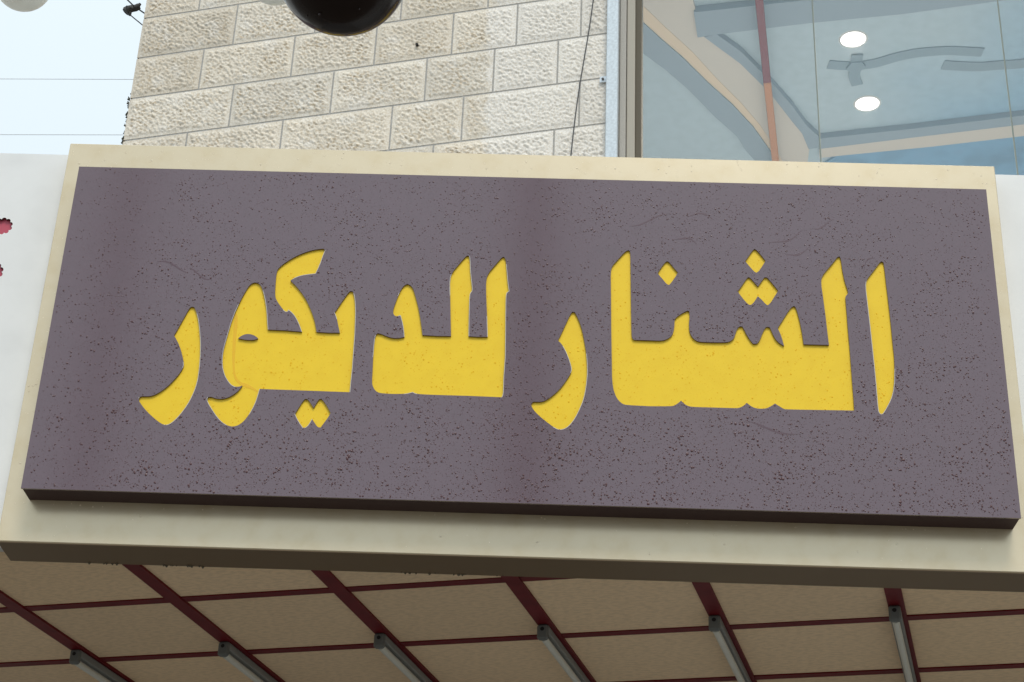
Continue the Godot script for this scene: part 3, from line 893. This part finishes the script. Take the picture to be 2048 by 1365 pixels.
func make_drops(s: Node3D, shapes: Array) -> void:
	var d := dome(0.55)
	var crowd := noise(81, 3.0, 3)
	var fine := noise(82, 14.0, 2)
	var on_brown := []
	var on_yellow := []
	var boxes := []
	for sh in shapes:
		var r := Rect2(sh[1][0], Vector2.ZERO)
		for v in sh[1]:
			r = r.expand(v)
		boxes.append(r.grow(0.006))
	for k in 72000:
		var p := Vector2(rng.randf_range(-FACE_W / 2 + 0.01, FACE_W / 2 - 0.01), rng.randf_range(-FACE_H / 2 + 0.006, FACE_H / 2 - 0.006))
		var low := 0.5 - p.y / FACE_H
		var sides := smoothstep(0.0, 0.45, minf(p.x + 1.75, 1.95 - p.x))
		var want := 0.62 + 0.25 * low + 0.30 * crowd.get_noise_2d(p.x, p.y) + 0.15 * fine.get_noise_2d(p.x, p.y)
		if rng.randf() > want * (0.45 + 0.55 * sides) * 0.85:
			continue
		var big := pow(rng.randf(), 5.0)
		var r := (0.00115 + 0.0026 * big) * (0.85 + 0.25 * low) * (1.0 + 0.5 * crowd.get_noise_2d(p.x * 1.7 + 5.0, p.y * 1.7))
		var inside := -1
		var near := false
		for i in shapes.size():
			if boxes[i].has_point(p):
				if Geometry2D.is_point_in_polygon(p, shapes[i][1]):
					inside = i
				for e in 4:
					if Geometry2D.is_point_in_polygon(p + Vector2.from_angle(e * PI / 2.0) * (r + 0.001), shapes[i][1]) != (inside == i):
						near = true
		if near:
			continue
		var t := Transform3D(Basis.from_scale(Vector3(r * rng.randf_range(0.85, 1.1), r * rng.randf_range(0.95, 1.35), r)), Vector3(p.x, SIGN_Y + p.y, -0.0073 if inside >= 0 else -0.0001))
		if inside >= 0:
			if rng.randf() < 0.45:
				on_yellow.append(t.scaled_local(Vector3(0.85, 0.85, 0.45)))
		else:
			on_brown.append(t)
	var wet_brown := paint(0.098, 0.045, 0.050, 0.15, 0.45)
	var wet_yellow := paint(0.82, 0.47, 0.015, 0.3, 0.2)
	var wet_cream := paint(0.66, 0.575, 0.42, 0.2, 0.5)
	scatter("rain_drops", on_brown, d, wet_brown, s)
	scatter("rain_drops", on_yellow, d, wet_yellow, s)
	var on_cream := []
	for k in 5200:
		var p := Vector2(rng.randf_range(-1.83, 1.815), rng.randf_range(3.87, 5.55))
		if absf(p.x) < FACE_W / 2 + 0.006 and absf(p.y - SIGN_Y) < FACE_H / 2 + 0.006:
			continue
		if p.y < 4.0 and rng.randf() < 0.93:
			continue
		if rng.randf() > 0.75 + crowd.get_noise_2d(p.x * 2.0, p.y * 2.0):
			continue
		var r := 0.0012 + 0.0022 * pow(rng.randf(), 3.0)
		on_cream.append(Transform3D(Basis.from_scale(Vector3(r, r * 1.2, r * 0.5)), Vector3(p.x, p.y, -0.1101)))
	scatter("rain_drops", on_cream, d, wet_cream, s)
	# drips hanging from the lower back edge of the cream box
	var st := begin()
	for k in 34:
		var x := rng.randf_range(-1.56, -1.12) if k < 17 else rng.randf_range(-0.42, 0.0)
		var r := rng.randf_range(0.003, 0.0055)
		add_lathe(st, [Vector2(0.0, -2.1 * r), Vector2(r * 0.6, -1.7 * r), Vector2(r, -0.8 * r), Vector2(r * 0.9, 0.0), Vector2(0.0, 0.3 * r)], Vector3(x, 3.8585, -0.288 + rng.randf_range(-0.006, 0.004)), 8)
	var drips := part("hanging_drips", st.commit(), wet_cream, s)
	drips.set_meta("kind", "stuff")
	drips.material_override = paint(0.12, 0.1, 0.07, 0.1)

# ------------------------------------------------------------------ tube lights on the canopy rails
func make_tube_lights() -> void:
	var us := [-2.108, -1.444, -0.778, -0.112, 0.555, 1.222]
	var labels := [
		"unlit tube light under the canopy, leftmost of the six",
		"unlit tube light under the canopy, second of six from the left",
		"unlit tube light under the canopy, third of six from the left",
		"unlit tube light under the canopy, third of six from the right",
		"unlit tube light under the canopy, second of six from the right",
		"unlit tube light under the canopy, rightmost of the six and nearly upright in view",
	]
	var first: Node3D = null
	for i in us.size():
		var at := Vector3(us[i], SOFFIT - 0.011, -0.815)
		if first == null:
			first = make_tube_light(at, labels[0])
		else:
			var d: Node3D = first.duplicate()
			d.name = numbered("tube_light")
			add_child(d, true)
			d.transform = facade * Transform3D(Basis.IDENTITY, at)
			d.set_meta("label", labels[i])

func make_tube_light(at: Vector3, label: String) -> Node3D:
	var t := thing("tube_light", label, "tube light", at, "tube lights along the canopy rails", facade)
	var housing := paint(0.22, 0.225, 0.22, 0.5)
	var cap := paint(0.12, 0.13, 0.13, 0.5)
	var glass := paint(0.62, 0.62, 0.57, 0.3)
	part("housing", box(at + Vector3(-0.021, -0.030, -1.19), at + Vector3(0.021, -0.0005, -0.012), 0.003), housing, t)
	for z in [[-0.028, 0.0], [-1.2, -1.172]]:
		var c := part("end_cap", box(at + Vector3(-0.0218, -0.060, z[0]), at + Vector3(0.0218, -0.0003, z[1]), 0.007), cap, t)
		subpart("cable_hole", tube([at + Vector3(0, -0.02, z[1] - 0.001), at + Vector3(0, -0.02, z[1] + 0.0008)], 0.008, 12), paint(0.01, 0.01, 0.01, 0.9), c)
	part("tube", tube([at + Vector3(0, -0.048, -1.171), at + Vector3(0, -0.048, -0.029)], 0.0135, 14), glass, t)
	return t

# ------------------------------------------------------------------ poles and wires
func make_poles_and_wires() -> void:
	var wood := paint(0.10, 0.085, 0.075, 0.9)
	var spots := [[Vector3(-4.45, 0, 10.0), 13.0, 0.12, "unseen dark pole added across the street for its reflection, left of the sign's middle"], [Vector3(-0.16, 0, 10.0), 13.0, 0.15, "unseen dark pole added across the street for its reflection, straight before the sign"], [Vector3(-13.4, 0, -4.5), 9.6, 0.12, "thin dark utility pole left of the stone building"]]  # first two are unseen, added so the brown face reflects dark streaks
	for p in spots:
		var at: Vector3 = p[0]
		var pole := thing("utility_pole", p[3], "pole", at, "utility poles")
		part("shaft", tube([at, at + Vector3(0.0, p[1] * 0.5, 0), at + Vector3(0.0, p[1], 0)], p[2], 14, p[2] * 0.85), wood, pole)
		part("cap", tube([at + Vector3(0, p[1], 0), at + Vector3(0, p[1] + 0.06, 0)], p[2] * 0.9, 14), wood, pole)
	var pale := paint(0.62, 0.65, 0.67, 0.6)
	var black := paint(0.04, 0.04, 0.045, 0.6)
	var f := func(u: float, y: float, n: float) -> Vector3: return facade * Vector3(u, y, n)
	wire([Vector3(-13.4, 8.87, -4.5), Vector3(-5.49, 10.418, -6.382), Vector3(-3.505, 10.807, -6.842), f.call(-3.045, 11.2, -6.3)], 0.0025, pale, "thin pale wire crossing the sky, upper of the two", "wires across the sky")
	wire([Vector3(-13.4, 8.48, -4.5), Vector3(-5.498, 10.032, -6.65), Vector3(-3.506, 10.413, -7.121), f.call(-3.045, 10.8, -6.6)], 0.0025, pale, "thin pale wire crossing the sky, lower of the two", "wires across the sky")
	var w1 := [Vector3(-4.45, 10.2, 10), Vector3(-2.535, 8.307, -2.573), Vector3(-2.495, 8.351, -2.748), Vector3(-2.467, 8.417, -2.901), Vector3(-2.436, 8.489, -3.114), f.call(-3.045, 8.75, -3.4)]
	var w2 := [Vector3(-2.52, 8.305, -2.69), Vector3(-2.536, 8.316, -2.763), Vector3(-2.508, 8.325, -2.83), Vector3(-2.482, 8.36, -2.941), Vector3(-2.451, 8.438, -3.15), f.call(-3.045, 8.7, -3.45)]
	var c := thing("wire_clamp", "dark cable clamp on two thin wires beside the top left corner of the stone wall", "clamp", Vector3(-2.498, 8.329, -2.764))
	part("wire", tube(w1, 0.0045, 6), black, c)
	part("wire", tube(w2, 0.0035, 6), black, c)
	var st := begin()
	var o := Vector3(-2.498, 8.337, -2.764)
	add_tube(st, [o + Vector3(-0.045, -0.02, 0), o + Vector3(-0.03, 0.0, 0), o + Vector3(-0.01, 0.008, 0), o + Vector3(0.012, 0.012, 0), o + Vector3(0.03, 0.026, 0)], 0.026, 10, 0.02)
	add_tube(st, [o + Vector3(-0.06, 0.0, 0.004), o + Vector3(-0.035, 0.008, 0.004)], 0.008, 8, 0.016)
	add_tube(st, [o + Vector3(-0.02, 0.0, 0), o + Vector3(-0.016, -0.045, 0)], 0.014, 8, 0.008)
	add_tube(st, [o + Vector3(0.02, 0.015, 0), o + Vector3(0.034, 0.045, 0)], 0.013, 8, 0.009)
	part("clamp_body", st.commit(), paint(0.025, 0.022, 0.02, 0.6), c)
	part("bolt", tube([o + Vector3(-0.005, 0.0, 0.02), o + Vector3(-0.005, 0.0, 0.036)], 0.008, 6), paint(0.2, 0.2, 0.2, 0.4), c)

func wire(path: Array, radius: float, m: Material, label: String, group: String) -> void:
	var w := MeshInstance3D.new()
	w.name = numbered("overhead_wire")
	w.mesh = tube(path, radius, 6)
	w.material_override = m
	tag(w, label, "wire", group)
	add_child(w, true)

# ------------------------------------------------------------------ balloons
func make_balloons() -> void:
	var cord := thing("garland_line", "thin cord above the picture from which the balloons hang", "cord", Vector3(-0.3, 5.0, 2.8))
	part("cord", tube([Vector3(-4.45, 7.5, 10.0), Vector3(-3.6, 6.0, 2.75), Vector3(-1.0, 5.05, 2.75), Vector3(0.5, 5.1, 2.95), Vector3(2.2, 6.2, 1.5), facade * Vector3(3.0, 9.2, -2.1)], 0.002, 6), paint(0.5, 0.5, 0.5, 0.8), cord)
	var brown := paint(0.012, 0.006, 0.005, 0.16, 0.3)
	brown.rim_enabled = true
	brown.rim = 0.2
	var white := paint(0.85, 0.85, 0.83, 0.3)
	white.backlight_enabled = true
	white.backlight = Color(0.95, 0.95, 0.93)
	balloon(Vector3(-0.32, 3.8881, 2.9868), 0.132, 5.08, brown, "glossy black balloon with rain drops hanging below, top edge of the picture", true)
	balloon(Vector3(-1.0953, 4.1405, 2.6119), 0.064, 5.1, white, "small white balloon before the sky at the top left corner", false)
	balloon(Vector3(-0.5175, 4.121, 2.6812), 0.0655, 5.07, white, "small white balloon half hidden behind the black balloon", false)

func balloon(at: Vector3, r: float, up_to: float, m: Material, label: String, dripping: bool) -> void:
	var b := thing("balloon", label, "balloon", at - Vector3(0, r, 0), "balloons hanging before the sign")
	var st := begin()
	var prof := []
	for i in 21:
		var a := lerpf(-PI / 2.0, PI / 2.0 - 0.12, i / 20.0)
		var rr := cos(a) * r
		var y := sin(a) * r
		if y > 0:
			y *= 1.22
		prof.append(Vector2(rr, y))
	prof.append(Vector2(r * 0.06, r * 1.27))
	prof.append(Vector2(0.0, r * 1.28))
	add_lathe(st, prof, at, 40)
	part("balloon_skin", st.commit(), m, b)
	var k := begin()
	add_lathe(k, [Vector2(0.0, 1.26 * r), Vector2(0.06 * r, 1.28 * r), Vector2(0.03 * r, 1.33 * r), Vector2(0.1 * r, 1.4 * r), Vector2(0.0, 1.4 * r)], at, 12)
	part("knot", k.commit(), m, b)
	part("string", tube([at + Vector3(0, 1.38 * r, 0), Vector3(at.x, up_to, at.z)], 0.0012, 5), paint(0.6, 0.6, 0.6, 0.8), b)
	if dripping:
		for q in [[-0.032, 0.02, 0.0026], [0.045, 0.03, 0.0018], [-0.06, 0.0, 0.0012]]:
			var dx: float = q[0]
			var dz: float = q[1]
			var y := -sqrt(r * r - dx * dx - dz * dz)
			var dr: float = q[2]
			var ds := begin()
			add_lathe(ds, [Vector2(0.0, -1.9 * dr), Vector2(dr * 0.7, -1.5 * dr), Vector2(dr, -0.7 * dr), Vector2(dr * 0.7, 0.3 * dr), Vector2(0.0, 0.9 * dr)], at + Vector3(dx, y - dr * 0.3, dz), 10)
			part("rain_drop", ds.commit(), paint(0.03, 0.02, 0.02, 0.05), b)
